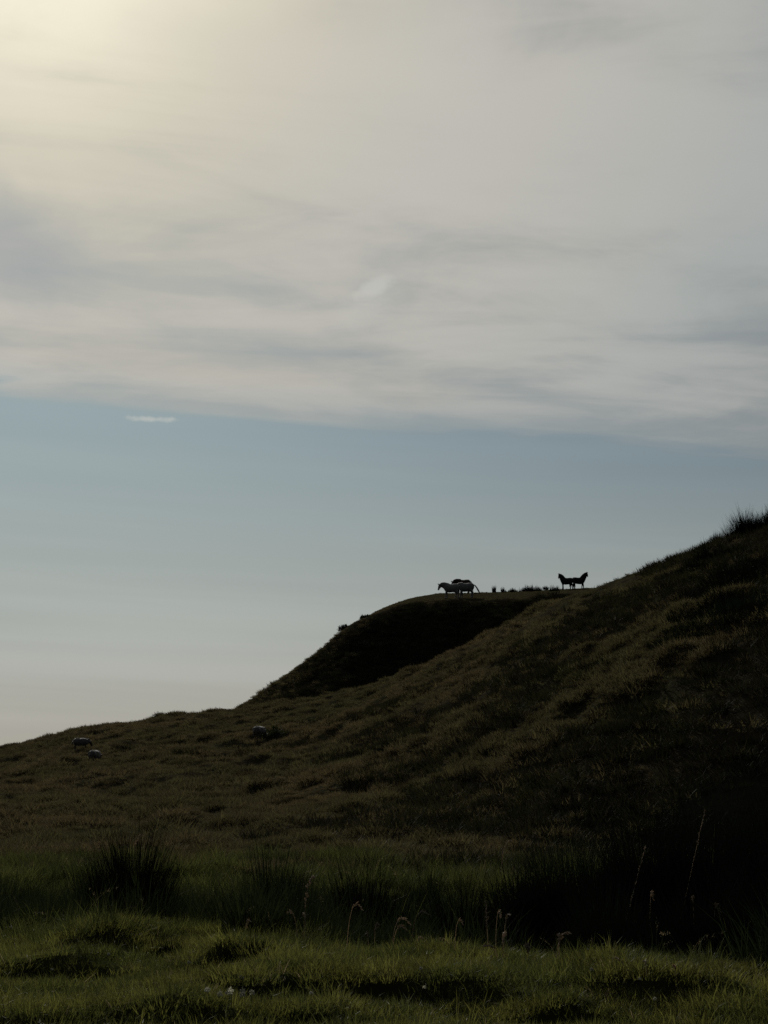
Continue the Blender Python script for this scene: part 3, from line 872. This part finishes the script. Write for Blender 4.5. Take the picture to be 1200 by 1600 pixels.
ST = [  # base x, base y, tip x, tip y, droop, head share, fullness, label
    (478, 1462, 489, 1372, .05, .6, 1.7, 'tall full seed stalk leaning beside the rounded middle rush clump'),
    (470, 1462, 452, 1424, .1, .5, 1.0, 'short seed stalk leaning left of the tall full stalk'),
    (482, 1464, 474, 1430, .2, .5, 1.2, 'short bushy seed stalk under the tall full stalk'),
    (390, 1462, 391, 1438, .1, .6, 1.3, 'small upright seed stalk at the turf edge left of the middle'),
    (543, 1468, 566, 1420, .45, .45, 1.0, 'lone stalk arching right in the dark gap past the middle'),
    (585, 1485, 590, 1446, .2, .5, 1.1, 'leftmost upright stalk of the arching group'),
    (577, 1485, 572, 1462, .3, .5, 1.0, 'short stalk bent left at the start of the arching group'),
    (610, 1486, 640, 1442, .55, .45, 1.2, 'high stalk arching right in the arching group'),
    (612, 1487, 634, 1452, .5, .45, 1.2, 'second arching stalk just below the highest one'),
    (640, 1488, 667, 1428, .3, .4, 1.0, 'stalk rising farthest right of the arching group'),
    (648, 1488, 660, 1466, .3, .6, 1.2, 'short full stalk at the right foot of the arching group'),
    (706, 1492, 722, 1442, .4, .35, .9, 'single stalk with a bright level tip in the dark gap'),
    (758, 1496, 759, 1410, .02, .5, 1.2, 'tall straight stalk standing upright right of the middle'),
    (768, 1496, 782, 1430, .4, .4, 1.1, 'arching stalk just right of the tall straight stalk'),
    (780, 1500, 795, 1428, .1, .45, 1.1, 'slanting stalk reaching up right of the tall straight stalk'),
    (778, 1502, 792, 1462, .3, .6, 1.3, 'low bushy stalk under the slanting stalk'),
    (772, 1502, 756, 1478, .3, .5, 1.1, 'low stalk bent left under the slanting stalk'),
    (818, 1508, 824, 1478, .25, .6, 1.5, 'short plump stalk by itself on the turf edge'),
    (858, 1514, 887, 1456, .1, .6, 1.2, 'feathery stalk slanting right at the edge of the dark thicket'),
    (864, 1516, 874, 1462, .08, .5, 1.0, 'thin upright stalk beside the feathery slanting stalk'),
    (995, 1534, 1012, 1504, .2, .5, 1.0, 'short leaning stalk in front of the dark thicket'),
    (1040, 1540, 1048, 1508, .15, .4, .8, 'thin short stalk in front of the dark thicket'),
    (966, 1530, 962, 1500, .15, .5, .9, 'short stalk leaning left in front of the dark thicket'),
]
for i, (bx, by, tx, ty, hg, hs, bu, lb) in enumerate(ST):
    stalk(bx, by, tx, ty, lb, None, hg, hs, bu, i)
FAR = [(776, 25.0, 800, 1314, .1, .35, 1.2, 'long pale stalk slanting against the brown slope'), (1020, 16.0, 1099, 1268, .02, .3, 1.1, 'pale straight stalk slanting above the dark thicket'),
       (930, 15.6, 1012, 1322, .02, .35, 1.1, 'beaded pale stalk slanting out of the dark thicket'), (1000, 14.9, 1022, 1406, .3, .3, 1.0, 'bent stalk glinting in the middle of the thicket'),
       (1070, 14.6, 1085, 1408, .2, .3, 1.0, 'short glinting stalk right of the thicket middle'), (1095, 14.3, 1122, 1434, .5, .35, 1.4, 'flattened pale stalk low in the right of the thicket'),
       (212, 16.8, 218, 1306, .05, .3, 1.1, 'pale stalk standing up from the big left rush clump'), (165, 17.5, 158, 1318, .1, .3, 1.0, 'thin stalk on the left shoulder of the big left clump')]
for i, (bx, d, tx, ty, hg, hs, bu, lb) in enumerate(FAR):
    stalk(bx, 0, tx, ty, lb, d, hg, hs, bu, 50 + i)


# fine backlit flowering stems, too many and too thin to count
def fine_stem(gg):
    P = [blades(1, .01, .45, .7, .004, .45, .9, 5, gg)]
    V = P[0][0]; tip = V[-1]; a = V[-3]
    for i in range(16):
        q = a + (tip - a) * gg.uniform(-.6, 1.0) + gg.normal(0, .008, 3)
        W_, F_ = blades(1, .002, .015, .03, .004, .9, .4, 2, gg)
        P.append((W_ + q, F_))
    return join_parts(P)
c_stem = proto_coll('flowering_stem', [fine_stem(g) for _ in range(8)], M_STEM)
X, Y = rng.uniform(-9, 9, 1500), rng.uniform(11, 25, 1500)
e = np.interp(X / Y, EDGE_U, EDGE_Y)
k = (Y > e - .3) & (np.abs(X / Y) < .4) & (fbm(X / .9, Y / .9, 120, 2) > -.02)
scatter('flowering_stems', X[k], Y[k], c_stem, 8, .5, 1.1, 'fine dry flowering stems scattered through the ditch', tilt=.2)

# ------------------------------------------------------------------ white clover heads in the turf
def clover(px, py, label, seed, r=.012, hgt=.11):
    p = hit(px, py)
    o = empty('clover_flower', p)
    gg = random.Random(900 + seed)
    lx, ly = gg.uniform(-.03, .03), gg.uniform(-.02, .02)
    mesh_obj('stem', *tube_np([(0, 0, -.01), (lx * .4, ly * .4, hgt * .6), (lx, ly, hgt)], [.0022, .002, .0018], 5), M_TALL, o)
    sp = []
    for i in range(26):
        a, z = gg.uniform(0, 6.283), gg.uniform(-.6, 1)
        d = Vector((math.cos(a) * math.sqrt(1 - z * z), math.sin(a) * math.sqrt(1 - z * z), z))
        c = Vector((lx, ly, hgt + r * .6))
        sp.append(tube_np([c + d * r * .3, c + d * r * .8, c + d * r * 1.25], [.001, .0035, .001], 4))
    V, F = join_parts(sp)
    tag(mesh_obj('flower_head', V, F, M_PETAL, o), kind='stuff')
    tag(o, label, 'clover flower', 'white clover in the turf')


gg = random.Random(4)
spots = [(350, 1584), (362, 1580), (372, 1578), (382, 1572), (340, 1590), (391, 1582), (330, 1588), (356, 1590), (376, 1588)]
for i, (x, y) in enumerate(spots):
    clover(x, y, 'white clover head in the dense bunch at the lower left', i, .018)
solo = [(163, 1524, 'lone white clover head in the upper left turf'), (291, 1530, 'white clover head in the turf below the tiny tussock'), (80, 1540, 'lone white clover head by the left dark hollow'),
        (486, 1584, 'white clover head in front of the long middle hollow'), (658, 1542, 'white clover head above the right end of the long hollow'), (1020, 1592, 'bright white clover head at the bottom right'),
        (1005, 1566, 'white clover head in the right dark hollow'), (925, 1546, 'white clover head left of the right dark hollow'), (664, 1572, 'white clover head below the right end of the long hollow')]
for i, (x, y, lb) in enumerate(solo):
    clover(x, y, lb, 30 + i, .012)
